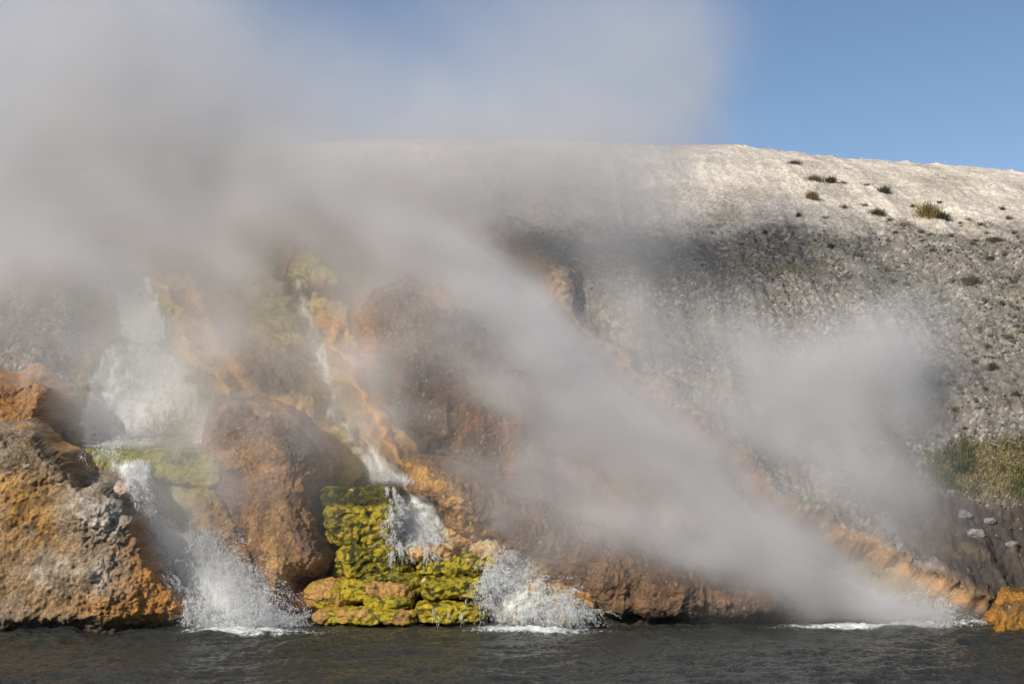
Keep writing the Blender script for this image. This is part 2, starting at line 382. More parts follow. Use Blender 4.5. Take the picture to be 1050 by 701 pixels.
def col_mound(P, u, v, d, r1, r2, aid, a1):
    n = fbm(P, 1.2, 4, 331); n2 = fbm(P*np.array([1, 1, .35]), 3.0, 4, 335)
    c = mix(np.array((.30, .15, .06)), (.17, .088, .047), sm(-.25, .3, n))
    c = mix(c, (.50, .29, .11), sm(-.05, .35, n2)*.75)
    c = mix(c, (.15, .11, .075), np.clip(blob(u, v, 300, 462, 34, 24, 1.1), 0, 1)*sm(-.2, .3, n2+n))
    c = mix(c, (.62, .36, .13), np.clip(blob(u, v, 345, 560, 8, 40)+blob(u, v, 290, 585, 26, 14, .9)+blob(u, v, 238, 470, 16, 14, .5), 0, 1))
    return c*(1+.8*r2+.5*(aid-.5))[:, None], np.clip(.5+.35*sm(470, 540, v), 0, .85)
rock('rock_mound', [(224, 440), (234, 418), (250, 418), (275, 425), (305, 436), (330, 462), (336, 485), (332, 520), (342, 545), (352, 572), (345, 592), (318, 600), (330, 655), (225, 660), (245, 610), (232, 560), (212, 520), (205, 480), (212, 455)],
     29.25, .35, 2.0, 'rounded orange brown rock mound between the left and middle cascades', 'rock mound', col_mound, lean=.38, na=.12, seed=3, puff=.06, bumps=[(300, 460, 30, 22, .35), (320, 560, 20, 40, .25), (240, 475, 16, 12, .25)])
def col_dome(P, u, v, d, r1, r2, aid, a1):
    n = fbm(P, .9, 4, 341); n2 = fbm(P*np.array([1, 1, .4]), 2.4, 4, 345)
    c = mix(np.array(BROWN), (.16, .09, .045), sm(-.3, .4, n))
    c = mix(c, (.50, .22, .06), np.clip(blob(u, v, 462, 305, 22, 14)+blob(u, v, 546, 385, 10, 22)+blob(u, v, 550, 430, 20, 20, .6)+sm(.15, .5, n2)*.35+pline(u, v, [(372, 300, 10, .4), (376, 400, 12, 1.), (400, 450, 12, 1.2), (440, 490, 14, 1.2)]), 0, 1))
    return c*(1+.4*r2)[:, None], .3+0*u
rock('rock_dome', [(368, 330), (385, 300), (420, 288), (455, 292), (490, 318), (525, 350), (550, 378), (575, 420), (600, 470), (640, 520), (660, 560), (520, 560), (450, 500), (400, 460), (374, 420)],
     33.2, 1.6, 1.3, 'large dark brown rock dome with orange edges showing through the steam at centre', 'rock', col_dome, lean=.45, na=.16, drip=.1, seed=4, pitch=.03, bumps=[(460, 300, 26, 16, .3), (545, 395, 18, 26, .3)])
def col_bank(P, u, v, d, r1, r2, aid, a1):
    n = fbm(P, 1.2, 4, 351); n2 = fbm(P*np.array([1, 1, .3]), 3.5, 4, 355)
    c = mix(np.array((.19, .10, .05)), (.11, .065, .042), sm(-.3, .3, n))
    c = mix(c, (.30, .16, .07), sm(-.1, .35, n2)*.5)
    c = mix(c, (.70, .38, .10), pline(u, v, [(430, 487, 12, 1), (462, 500, 12, .3), (470, 525, 10, .9), (500, 560, 10, .9), (540, 585, 12, .8), (600, 612, 12, .7)]))
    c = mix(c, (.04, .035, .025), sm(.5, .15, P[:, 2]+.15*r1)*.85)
    return c*(1+.8*r2+.4*(aid-.5))[:, None], .4+.2*sm(1, .2, P[:, 2])
rock('rock_bank', [(432, 480), (458, 482), (505, 497), (545, 510), (600, 528), (660, 545), (720, 562), (775, 590), (805, 606), (828, 620), (830, 636), (815, 655), (600, 665), (590, 620), (560, 600), (520, 585), (500, 562), (470, 545), (445, 520), (425, 505)],
     29.1, .55, 1.6, 'long low rust brown rock bank undercut above the river, right of the white splash', 'rock bank', col_bank, lean=.42, na=.12, drip=.09, seed=5, undercut=.3, layer=.05,
     bumps=[(465, 515, 28, 18, .5), (545, 540, 25, 18, .3), (620, 590, 30, 22, .3), (700, 600, 30, 26, .3), (790, 612, 30, 14, .4)])
def col_orange(P, u, v, d, r1, r2, aid, a1):
    n = fbm(P, 3, 4, 361)
    c = mix(np.array((.46, .20, .025)), (.20, .11, .03), sm(-.1, .35, n)); c = mix(c, (.06, .03, .02), sm(.1, .45, r1)*.6)
    return c*(1+.4*r2)[:, None], .6+0*u
rock('orange_rock', [(1012, 612), (1025, 603), (1045, 604), (1100, 600), (1150, 615), (1160, 655), (1010, 660), (1006, 632)],
     27.6, .6, .3, 'bright orange wet rock at the waterline on the right edge', 'rock', col_orange, lean=.3, na=.14, seed=6, puff=.12)
def col_yknob(P, u, v, d, r1, r2, aid, a1):
    n = fbm(P, 2, 4, 371)
    c = mix(np.array((.5, .44, .10)), (.55, .28, .07), sm(0, .4, n)+.0*u); c = mix(c, (.24, .14, .05), np.clip(blob(u, v, 325, 297, 14, 10), 0, 1))
    return c*(1+.4*r2)[:, None], .3+0*u
rock('crusted_rock', [(296, 268), (306, 252), (322, 246), (338, 258), (347, 275), (362, 288), (352, 305), (325, 310), (303, 298), (292, 285)],
     35.6, .8, .5, 'yellow crusted rock at the head of the middle cascade, veiled by steam', 'rock', col_yknob, lean=.3, na=.2, seed=7, puff=.15)
# terraces under the left cascade
def col_terr(P, u, v, d, r1, r2, aid, a1):
    n = fbm(P, 1.5, 4, 381); n2 = fbm(P*np.array([1, 1, .3]), 4, 4, 385)
    c = mix(np.array((.26, .25, .05)), (.10, .12, .03), sm(-.2, .3, n)); c = mix(c, (.42, .38, .12), sm(.0, .4, n2)*.6)
    c = mix(c, (.45, .25, .09), np.clip(blob(u, v, 225, 530, 36, 30)+blob(u, v, 250, 575, 36, 30), 0, 1)*.95)
    return c*(1+.5*r2)[:, None], .7+0*u
rock('mossy_ledge', [(72, 464), (110, 461), (170, 463), (222, 461), (235, 470), (240, 500), (215, 508), (150, 500), (90, 498), (70, 490)],
     29.6, .95, .12, 'long olive green mossy ledge below the wide left waterfall', 'ledge', col_terr, lean=.2, na=.07, seed=8, puff=.1, warp=4, layer=.04, mat=M_MOSS)
rock('mossy_terrace', [(100, 490), (160, 486), (235, 492), (255, 530), (275, 570), (280, 600), (250, 660), (190, 660), (160, 600), (140, 560), (120, 520)],
     29.9, 1.0, .4, 'greenish algae terrace under the lower run of the left cascade', 'terrace', col_terr, lean=.45, na=.13, seed=9, puff=.14, warp=6, mat=M_MOSS, bumps=[(215, 520, 26, 26, .35), (200, 495, 30, 10, .25), (250, 575, 26, 12, .3)])
tick('rocks')
def col_steps(P, u, v, d, r1, r2, aid, a1):
    n = fbm(P, 2.4, 4, 391); n2 = fbm(P, 5, 4, 395)
    c = mix(np.array(MOSS), OLIVE, sm(0, .45, n)); c = mix(c, (.03, .028, .012), sm(-.1, .25, n2)); c = mix(c, YELL, sm(.2, .45, n)*.5)  # dark base colour: deep shade of the gaps between steps painted in
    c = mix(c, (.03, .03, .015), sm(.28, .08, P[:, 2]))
    return c*(1+.7*r2)[:, None], .5+0*u
rock('mossy_bank', [(322, 498), (470, 500), (500, 545), (540, 570), (600, 600), (612, 640), (600, 660), (312, 660), (306, 610), (330, 590), (345, 560), (326, 530)],
     29.95, .45, .4, 'mossy rock bank carrying the steps of the middle cascade', 'rock bank', col_steps, lean=.5, na=.14, seed=10, puff=.16, warp=5, mat=M_MOSS, undercut=.3)
# ---- closed lumps (stepped terraces and boulders)
def cubesphere(n):
    a = np.linspace(-1, 1, n); a = np.tan(a*math.pi/4); A, B = np.meshgrid(a, a); o = np.ones_like(A); V = []; Q = []
    for k, (x, y, z) in enumerate([(o, A, B), (-o, -A, B), (-A, o, B), (A, -o, B), (A, B, o), (A, -B, -o)]):
        V.append(np.stack([x, y, z], -1).reshape(-1, 3)); Q.append(gridfaces(n, n)+k*n*n)
    V = np.concatenate(V); Q = np.concatenate(Q)
    key = np.round(V*1e5).astype(np.int64); _, idx, inv = np.unique(key, axis=0, return_index=True, return_inverse=True)
    return V[idx], inv.ravel()[Q]
def lump(name, u0, u1, v0, v1, Yf, dep, label, cat, colour, p=3.5, na=.05, puff=.06, n=70, seed=0, taper=0.0, mat=None, sag=0.0, reg=True, wscale=7.0):
    Yf -= .2; dep += .5
    cx0, _, z1 = unproj(u0, v0, Yf); cx1, _, z0 = unproj(u1, v1, Yf)
    c = np.array([(cx0+cx1)/2, Yf+dep/2, (z0+z1)/2], float); hs = np.array([abs(cx1-cx0)/2, dep/2, abs(z1-z0)/2], float)
    V, Q = cubesphere(n); r = (np.abs(V)**p).sum(1)**(-1/p); S = V*r[:, None]
    S = S*np.stack([1-taper*(1-S[:, 2])*.5, 1-taper*(1-S[:, 2])*.5, 1+0*r], 1)
    P = S*hs+c; N = vnormals(P, Q); N *= np.where(((P-c)*N).sum(1, keepdims=True) < 0, -1, 1)
    a1, a2, aid = worley(P, wscale, seed+400); r1 = fbm(P, 2.5, 4, seed+410); r2 = fbm(P, 10, 3, seed+420)
    P = P+N*(na*r1*1.6+na*.5*r2+puff*(.42-a1))[:, None]
    if mat is not M_ROCK:
        gz = np.sin(P[:, 2]*27+r1*9+fbm(P, 1.5, 2, 461)*6)
        P = P+N*(.02*gz*(1-np.abs(N[:, 2])))[:, None]; a1 = a1+.16*sm(-.3, -.95, gz)  # grooves also marked for the crevice shade that the colour paints in
    P[:, 2] -= sag*sm(.2, 1, S[:, 0]**2)
    u_, v_ = proj(P[:, 0], P[:, 1], P[:, 2])
    cc, ww = colour(P, u_, v_, N[:, 2], r1, r2, aid, a1)
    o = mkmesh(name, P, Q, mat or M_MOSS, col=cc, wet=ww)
    if cat: tag(o, label, cat)
    if reg: ALL.append((P, Q))
    return o
def moss(yel=.5, brown=0.0, dark=.4, wetv=.35):
    def f(P, u, v, nz, r1, r2, aid, a1):
        n = fbm(P, 3.0, 5, 431, .62); n2 = fbm(P, 8.0, 4, 441, .6)
        c = mix(np.array(OLIVE), YELL, sm(-.3, .3, n+(yel-.5)*1.2)*.9)
        c = mix(c, MOSS, sm(0, .25, n2+(dark-.5)*.9)); c = mix(c, (.025, .03, .008), sm(.62, .8, a1)*.8)  # crevice shade painted in: near-black green along the sunken cell edges
        if brown: c = mix(c, (.50, .27, .09), sm(.25, -.05, n-brown+.3)*.95)
        c = mix(c, (.75, .58, .34), (aid > .99)*.7)
        return c*(1+.45*r2)[:, None], wetv+0*u
    return f
def crust(P, u, v, nz, r1, r2, aid, a1):
    n = fbm(P, 4.0, 4, 451)
    c = mix(np.array((.55, .36, .17)), (.36, .17, .06), sm(-.1, .3, n)); c = mix(c, (.70, .56, .38), sm(.1, .4, r1)*.8)
    return c*(1+.5*r2)[:, None], .3+0*u
lump('mossy_ledge', 326, 412, 499, 523, 28.9, 1.6, 'dark green flat slab at the head of the middle cascade steps', 'ledge', moss(.1, 0, .75, .5), p=7, na=.03, puff=.05, seed=11)
lump('mossy_boulder', 328, 410, 519, 562, 28.45, 1.6, 'blocky yellow olive mossy boulder under the flat dark slab', 'boulder', moss(.68, 0, .35), p=7, na=.04, puff=.06, seed=12, taper=.14, n=100)
lump('mossy_ledge', 340, 425, 559, 600, 28.3, 1.7, 'knobbly yellow green terrace step just below the blocky mossy boulder', 'ledge', moss(.55, 0, .5), p=5, na=.06, puff=.085, seed=13, n=90)
lump('crust_boulder', 419, 467, 560, 576, 28.0, 1.0, 'tan crusted boulder roofing a small dark hollow beside the middle cascade', 'boulder', crust, p=3.4, na=.06, puff=.08, seed=14, mat=M_ROCK)
lump('crust_boulder', 447, 468, 562, 590, 28.05, .8, 'upright tan crusted block holding the right side of the dark hollow', 'boulder', crust, p=3.2, na=.05, puff=.07, seed=15, mat=M_ROCK, n=50)
lump('mossy_ledge', 365, 450, 588, 612, 28.0, 1.5, 'green mossy shelf under the dark hollow', 'ledge', moss(.5, 0, .5), p=4.6, na=.05, puff=.075, seed=16, n=80)
lump('mossy_boulder', 306, 362, 595, 632, 27.9, 1.4, 'rounded orange and ochre boulder at the left end of the lowest steps', 'boulder', moss(.8, .42, .15, .5), p=2.6, na=.04, puff=.03, seed=17, n=70)
lump('mossy_ledge', 345, 425, 597, 618, 27.8, 1.3, 'lumpy yellow green ledge with pale crust over the lowest slab', 'ledge', moss(.55, .12, .45), p=4.6, na=.05, puff=.075, seed=18, n=80)
lump('mossy_ledge', 372, 424, 611, 628, 27.6, 1.2, 'small rounded olive ledge overhanging the lowest slab', 'ledge', moss(.7, 0, .3), p=5, na=.035, puff=.05, seed=19)
lump('mossy_ledge', 326, 428, 625, 643, 27.3, 1.4, 'broad flat yellow olive slab just above the river at the cascade foot', 'ledge', moss(.85, .1, .2), p=5, na=.035, puff=.05, seed=20, n=80)
lump('mossy_boulder', 318, 345, 625, 642, 27.4, .8, 'small orange wet boulder beside the churning foot of the left cascade', 'boulder', moss(.8, .65, .1, .6), p=2.5, na=.04, puff=.03, seed=21, n=40)
lump('mossy_ledge', 424, 500, 618, 641, 27.45, 1.2, 'low flat yellow green slab between the dark gap and the white splash', 'ledge', moss(.85, 0, .25), p=5, na=.035, puff=.04, seed=31, n=80)
lump('mossy_ledge', 430, 505, 592, 616, 27.6, 1.4, 'middle yellow green shelf left of the white splash', 'ledge', moss(.7, 0, .4), p=5, na=.045, puff=.06, seed=32, n=80)
lump('mossy_mound', 425, 515, 572, 596, 27.9, 1.6, 'upper rounded yellow green mossy step left of the white splash', 'mound', moss(.72, 0, .38), p=2.6, na=.1, puff=.085, seed=22, n=110)
lump('mossy_mound', 500, 618, 600, 660, 27.45, 1.6, 'yellow and orange algae mound half covered by the white splash', 'mound', moss(.75, .3, .25), p=2.4, na=.09, puff=.07, seed=23, n=100)
lump('mossy_mound', 455, 520, 560, 620, 28.2, 1.8, 'smooth dark green slope at the top of the white splash', 'mound', moss(.4, 0, .5, .7), p=2.6, na=.07, puff=.08, seed=24)
lump('crust_boulder', 480, 528, 556, 584, 28.35, 1.0, 'reddish tan crusted boulder above the splash', 'boulder', crust, p=2.6, na=.07, puff=.09, seed=25, mat=M_ROCK, n=60)
lump('mossy_ledge', 400, 470, 504, 565, 29.3, 1.6, 'yellow green step behind the short middle fall', 'ledge', moss(.6, 0, .3, .7), p=4.6, na=.05, puff=.07, seed=26, n=70)
lump('mossy_ledge', 445, 500, 530, 570, 28.9, 1.4, 'rounded yellow algae shelf beside the short middle fall', 'ledge', moss(.8, .3, .15, .6), p=2.4, na=.06, puff=.06, seed=27, n=60)
lump('pale_rock', 108, 140, 492, 510, 27.2, .5, 'smooth pale pinkish crust draped over the shoulder of the left outcrop', 'rock', lambda P, u, v, nz, r1, r2, aid, a1: (np.tile((.55, .42, .33), (len(u), 1))*(1+.3*r2)[:, None], .3+0*u), p=2.4, na=.05, puff=.03, seed=28, n=40, mat=M_ROCK, sag=.22)
lump('algae_step', 76, 106, 482, 500, 28.4, .7, 'small bright olive step at the left end of the long mossy ledge', 'ledge', moss(.85, .1, .25), p=3, na=.04, puff=.05, seed=29, n=40)
tick('lumps')
# ---- scene BVH
off = 0; VV = []; QQ = []
for P_, q_ in ALL:
    VV.append(P_); QQ.append(q_+off); off += len(P_)
VV = np.concatenate(VV); QQ = np.concatenate(QQ)
cen = VV[QQ[:, 0]]; QQ = QQ[(cen[:, 1] < 46) & (np.abs(cen[:, 0]) < 20) & (cen[:, 2] > -.6)]
VV, QQ = compact(VV, QQ)
BV = BVHTree.FromPolygons(VV.tolist(), QQ.tolist())
def hitpix(u, v):
    x, y, z = unproj(u, v, 60.0); d = Vector((float(x), float(y), float(z)-CH)).normalized()
    return BV.ray_cast(Vector((0, 0, CH)), d)
tick('bvh')
# ---- loose stones
def stones(name, P, N, size, cols, seed, mat=M_STONE, flat=.6):
    r = np.random.default_rng(seed); n = len(P)
    ico = np.array([(0, 1, 1.618), (0, 1, -1.618), (0, -1, 1.618), (0, -1, -1.618), (1, 1.618, 0), (1, -1.618, 0), (-1, 1.618, 0), (-1, -1.618, 0), (1.618, 0, 1), (-1.618, 0, 1), (1.618, 0, -1), (-1.618, 0, -1)])/1.9
    fc = np.array([(0, 2, 8), (0, 8, 4), (0, 4, 6), (0, 6, 9), (0, 9, 2), (2, 9, 7), (2, 7, 5), (2, 5, 8), (8, 5, 10), (8, 10, 4), (4, 10, 1), (4, 1, 6), (6, 1, 11), (6, 11, 9), (9, 11, 7), (3, 5, 7), (3, 10, 5), (3, 1, 10), (3, 11, 1), (3, 7, 11)])
    V = ico[None]*(1+r.normal(0, .18, (n, 12, 1)))
    V = V*r.uniform(.55, 1.3, (n, 1, 3)); V[:, :, 2] *= flat
    a = r.uniform(0, 6.28, n); c, s = np.cos(a), np.sin(a)
    x = V[:, :, 0]*c[:, None]-V[:, :, 1]*s[:, None]; y = V[:, :, 0]*s[:, None]+V[:, :, 1]*c[:, None]
    V = np.stack([x, y, V[:, :, 2]], -1)
    # tilt to slope
    up = N; rt = np.cross(up, (0, 1, .2)); rt /= np.linalg.norm(rt, axis=1, keepdims=True)+1e-9; fw = np.cross(up, rt)
    V = V[:, :, 0:1]*rt[:, None]+V[:, :, 1:2]*fw[:, None]+V[:, :, 2:3]*up[:, None]
    V = V*size[:, None, None]+P[:, None]+up[:, None]*size[:, None, None]*.2
    Fc = (fc[None]+np.arange(n)[:, None, None]*12).reshape(-1, 3)
    return mkmesh(name, V.reshape(-1, 3), Fc, mat, col=np.repeat(cols, 12, 0), wet=np.zeros(n*12), smooth=False)
vis = (HU > -260) & (HU < 1330) & (HV > 140) & (HV < 640) & (HG[:, 2] > .3) & (HB < .3) & (HG[:, 1] < 54)
wgt = vis*(.35+1.2*chunk*(1-HUP)+.55*HUP)*(1-.9*soil)
idx = rng.choice(len(HG), 78000, p=wgt/wgt.sum())
sz = np.clip(rng.lognormal(-4.2, .5, len(idx)), .008, .08)*(1-.35*HUP[idx])*(.8+.5*chunk[idx]*(1-HUP[idx]))
base_c = mix(np.array((.20, .182, .16)), CREAM, HUP[idx])*rng.uniform(.45, 1.5, (len(idx), 1))
base_c = mix(base_c, np.array((.08, .07, .06)), ((rng.random(len(idx)) < .22)*(1-HUP[idx]*.5)))
jit = rng.normal(0, .03, (len(idx), 3)); jit[:, 1] = 0
tag(stones('gravel', HG[idx]+jit, HN[idx]*np.where(HN[idx][:, 2:3] < 0, -1, 1), sz, base_c, 5), 'loose pale grey gravel covering the hillside', 'gravel', kind='stuff')
tick('stones')
# single pale stones
def one_stone(u, v, s, col, label, seed):
    h = hitpix(u, v)
    if h[0] is None: return
    P = np.array(h[0]); N = np.array(h[1]); N = N if N[2] > 0 else -N
    V, Q = cubesphere(14); r = (np.abs(V)**2.6).sum(1)**(-1/2.6); V = V*r[:, None]*np.array([1, .8, .6])*s
    V = V*(1+.55*fbm(V/s+seed, 1.1, 4, seed))[:, None]; s = s*.7; V = V*.7; c_col = np.array(col)*.5
    V = V+P+np.array([0, 0, s*.05])
    c = np.tile(c_col, (len(V), 1))*(1+.6*fbm(V, 14, 3, seed))[:, None]
    tag(mkmesh('stone', V, Q, M_STONE, col=c, wet=np.zeros(len(V))), label, 'stone')
for k, (u_, v_, s_, c_, lb) in enumerate([
    (27, 478, .10, (.5, .45, .38), 'pale stone lying on top of the left outcrop near the picture edge'),
    (10, 485, .07, (.45, .4, .34), 'smaller pale stone left of the pale stone on the outcrop top'),
    (111, 573, .07, (.5, .42, .34), 'small light stone low on the left outcrop'),
    (60, 492, .09, (.42, .36, .3), 'tan stone on the sloping shoulder of the left outcrop'),
    (990, 528, .20, (.4, .39, .38), 'pale grey stone on the dark soil below the grass'),
    (1015, 535, .17, (.38, .37, .36), 'flat grey stone at the right on the dark soil'),
    (1000, 547, .25, (.4, .39, .38), 'largest pale stone on the dark soil right of the steam'),
    (1037, 558, .17, (.36, .35, .34), 'grey stone at the right edge above the orange rock'),
    (975, 505, .13, (.38, .37, .35), 'small grey stone just under the grass patch')]):
    one_stone(u_, v_, s_, c_, lb, 600+k)
# ------------------------------------------------------------------ shrubs, tufts and grass
t = NT('dry plant blades')
col = t.n('ShaderNodeAttribute', _attribute_name='tint').outputs['Color']
p = t.n('ShaderNodeBsdfPrincipled', Base__Color=col, Roughness=.7)
tr = t.n('ShaderNodeBsdfTranslucent', Color=col)
mx = t.n('ShaderNodeMixShader', Fac=.3, i1=p.outputs[0], i2=tr.outputs[0]); t.t.links.new(mx.outputs[0], t.out.inputs[0]); M_BLADE = t.m
def blades(P, N, L, wdt, cols, seed, spread=.7):
    r = np.random.default_rng(seed); n = len(P)
    az = r.uniform(0, 6.283, n); ti = r.uniform(.05, spread, n)
    d = np.stack([np.cos(az)*np.sin(ti), np.sin(az)*np.sin(ti), np.cos(ti)], 1)+N*.25
    sd = np.stack([-np.sin(az+r.normal(0, .8, n)), np.cos(az), 0*az], 1)
    L = L*r.uniform(.5, 1.2, n)
    a = P-sd*(wdt/2)[:, None]; b_ = P+sd*(wdt/2)[:, None]
    m = P+d*(L*.55)[:, None]; m1 = m-sd*(wdt*.4)[:, None]; m2 = m+sd*(wdt*.4)[:, None]
    e = P+d*L[:, None]+np.stack([d[:, 0], d[:, 1], -.4*ti], 1)*(L*.35)[:, None]
    V = np.stack([a, b_, m2, m1, e], 1).reshape(-1, 3); i = np.arange(n)*5
    Fc = np.concatenate([np.stack([i, i+1, i+2], 1), np.stack([i, i+2, i+3], 1), np.stack([i+3, i+2, i+4], 1)])
    return V, Fc, np.repeat(cols, 5, 0)
def tuft(u, v, wid, hgt, colr, label, group, seed, nb=420, cat='shrub', name='shrub'):
    h = hitpix(u, v)
    if h[0] is None: return
    P0 = np.array(h[0]); dist = P0[1]; rw = wid*dist/F/2; rh = hgt*dist/F
    r = np.random.default_rng(seed)
    off = r.normal(0, .42, (nb, 2))*np.array([rw, rw*.7]); P = np.zeros((nb, 3)); P[:, 0] = off[:, 0]; P[:, 1] = off[:, 1]; P[:, 2] = off[:, 1]*.5-.02+r.uniform(0, .35, nb)*rh
    N = np.tile((0, 0, 1.), (nb, 1))
    c = np.array(colr)*r.uniform(.5, 1.5, (nb, 1))*np.array([1, 1, 1]) + r.uniform(0, .03, (nb, 1))
    V, Fc, cc = blades(P, N, np.full(nb, rh*.75), np.full(nb, max(.012, rh*.05)), c, seed, 1.35)
    o = mkmesh(name, V, Fc, M_BLADE, col=cc, smooth=False); o.location = P0; tag(o, label, cat, group)
OL = (.09, .085, .03); DK = (.06, .062, .03); TN = (.30, .22, .085); GN = (.06, .09, .025)
big = [(836, 185, 22, 6, (.16, .12, .05), 'low tan and olive shrub strip near the ridge at upper right'), (852, 187, 12, 7, DK, 'dark shrub right beside the tan strip near the ridge'),
    (907, 198, 12, 8, (.05, .065, .025), 'single dark green shrub on the pale upper slope'), (833, 204, 13, 9, (.24, .18, .08), 'tan dry tuft below the shrub strip'),
    (900, 220, 17, 7, OL, 'wide olive shrub on the pale slope left of the big tan tuft'), (952, 222, 26, 15, TN, 'largest tan grass tuft on the pale slope'),
    (967, 225, 17, 9, DK, 'dark shrub pressed against the right side of the big tan tuft'), (996, 291, 30, 9, DK, 'widest dark shrub patch on the grey slope at right'),
    (852, 254, 7, 5, (.05, .12, .03), 'tiny bright green plant on the grey slope'), (1018, 379, 8, 8, DK, 'round dark shrub low on the grey slope at right'),
    (1021, 247, 18, 5, OL, 'flat olive mat plant at the right end of the pale slope'), (815, 168, 15, 4, (.12, .09, .06), 'small brown mat plant just under the ridge line'), (750, 151, 12, 3, (.12, .09, .06), 'thin brown plant standing on the ridge crest')]
for k, a in enumerate(big): tuft(*a[:5], a[5], None, 700+k)
for k, (u_, v_) in enumerate([(865, 188), (890, 190), (865, 213), (887, 211), (912, 226), (818, 222), (846, 224), (936, 212), (963, 208), (927, 231), (945, 239), (955, 241), (985, 229), (993, 226), (1006, 231), (910, 247), (918, 239), (1035, 225), (1040, 240), (1028, 215), (975, 243), (1012, 240), (1000, 248), (905, 166), (935, 177)]):
    tuft(u_, v_, rng.uniform(5, 12), rng.uniform(3.0, 5.5), OL if k % 3 else (.14, .11, .05), 'small olive shrub among many on the pale upper slope', 'small olive shrubs on the pale upper slope', 730+k, 90)
for k, (u_, v_) in enumerate([(973, 258), (958, 258), (1015, 266), (1030, 262), (978, 290), (958, 301), (967, 309), (915, 289), (1028, 313), (1043, 318), (930, 293), (910, 278), (1035, 347), (1013, 356), (1016, 345), (1005, 338), (957, 341), (984, 329), (962, 395), (978, 421), (962, 447), (950, 420), (1040, 290), (1045, 335), (1000, 372), (1042, 405), (1010, 400), (880, 262), (870, 285), (990, 440)]):
    tuft(u_, v_, rng.uniform(6, 13), rng.uniform(3.5, 6.5), DK if k % 3 else (.10, .09, .035), 'small dark shrub among many on the grey gravel slope', 'small dark shrubs on the grey gravel slope', 760+k, 90)
gp = [(940, 470), (975, 462), (1050, 458), (1260, 462), (1260, 512), (1050, 518), (1000, 512), (960, 500)]
gm = sdist(HU+wu*.5, HV+wv*.5, gp); gsel = np.where((gm > -8) & (HG[:, 1] < 40))[0]
gi = rng.choice(gsel, 34000, p=(sm(-8, 12, gm[gsel])+1e-4)/(sm(-8, 12, gm[gsel])+1e-4).sum())
gP = HG[gi]+rng.normal(0, .03, (len(gi), 3))*np.array([1, 1, 0]); cl = fbm(gP, 1.8, 3, 801)
gc = mix(np.array((.32, .27, .11)), (.15, .15, .05), sm(-.1, .3, cl)); gc = gc*rng.uniform(.5, 1.4, (len(gi), 1))
V_, F_, c_ = blades(gP, HN[gi], .06+.06*sm(-.3, .4, cl), np.full(len(gi), .016), gc, 802, .9)
tag(mkmesh('grass', V_, F_, M_BLADE, col=c_, smooth=False), 'yellow green grass patch on the right bank', 'grass', kind='stuff')
# a bush in the grass
tuft(985, 484, 22, 13, (.08, .10, .03), 'rounded green bush in the grass patch at right', None, 811, 500)
# ------------------------------------------------------------------ cascades
def sheet(poly, parent, offset=.06, pitch=.035, mat=None, foam=1.0, fl=None, seed=0, blur=3, edge=.25, name='water_sheet'):
    poly = [tuple(map(float, p_)) for p_ in poly]; us = [p_[0] for p_ in poly]; vs = [p_[1] for p_ in poly]
    cu, cv = sum(us)/len(us), sum(vs)/len(vs); h = hitpix(cu, cv); Yc = h[0].y if h[0] is not None else 29
    px = pitch*F/Yc
    ug = np.arange(min(us)-8, max(us)+8, px); vg = np.arange(min(vs)-8, max(vs)+8, px)
    UU, VG = np.meshgrid(ug, vg); Pn = np.zeros(UU.shape+(3,)); 
    x0, _, z0 = unproj(UU, VG, Yc); x0 = np.asarray(x0); z0 = np.asarray(z0)
    for i in range(UU.shape[0]):
        for j in range(UU.shape[1]):
            zz = z0[i, j]
            hh = BV.ray_cast(Vector((x0[i, j], 18, zz)), Vector((0, 1, 0)))
            Pn[i, j] = (x0[i, j], hh[0].y if hh[0] is not None else Yc, zz)
    Yd = Pn[:, :, 1].copy(); Yo = Yd.copy()
    for _ in range(blur):
        Q = np.pad(Yd, 1, mode='edge'); Yd = (Q[:-2, 1:-1]+Q[2:, 1:-1]+Q[1:-1, :-2]+Q[1:-1, 2:]+2*Q[1:-1, 1:-1])/6
    Pn[:, :, 1] = np.minimum(Yd, Yo)-offset
    G_ = Pn.reshape(-1, 3); n = fbm(G_*np.array([2.5, 1, .8]), 1.5, 3, seed+900)
    G_[:, 1] -= .05*n+.05*fbm(G_*np.array([5, 1, 1.3]), 1.6, 4, seed+905, ridged=True)+.03
    uu, vv = proj(G_[:, 0], G_[:, 1], G_[:, 2])
    d = sdist(uu+n*6, vv, poly)*Yc/F
    fo = np.clip(d/edge, 0, 1)*foam*(fl(uu, vv) if fl else 1)
    keep = d > -.02; q_ = gridfaces(*UU.shape, keep)
    if not len(q_): return None, None
    G_, q_, fo = compact(G_, q_, fo)
    o = mkmesh(name, G_, q_, mat or M_FOAM, parent, extra={'foam': fo})
    return o, G_[fo > .3]
OCT = np.array([(1, 0, 0), (-1, 0, 0), (0, 1, 0), (0, -1, 0), (0, 0, 1), (0, 0, -1)], float); OF = np.array([(0, 2, 4), (2, 1, 4), (1, 3, 4), (3, 0, 4), (2, 0, 5), (1, 2, 5), (3, 1, 5), (0, 3, 5)])
def drops(P, Vel, size, stretch, parent, name='spray', seed=0):
    n = len(P); d = Vel/(np.linalg.norm(Vel, axis=1, keepdims=True)+1e-9)
    a = np.cross(d, (0, 1, .01)); a /= np.linalg.norm(a, axis=1, keepdims=True)+1e-9; b_ = np.cross(d, a)
    V = OCT[None, :, 0:1]*a[:, None]*size[:, None, None]+OCT[None, :, 1:2]*b_[:, None]*size[:, None, None]+OCT[None, :, 2:3]*d[:, None]*(size*stretch)[:, None, None]+P[:, None]
    o = mkmesh(name, V.reshape(-1, 3), (OF[None]+np.arange(n)[:, None, None]*6).reshape(-1, 3), M_DROP, parent)
    tag(o, kind='stuff'); return o
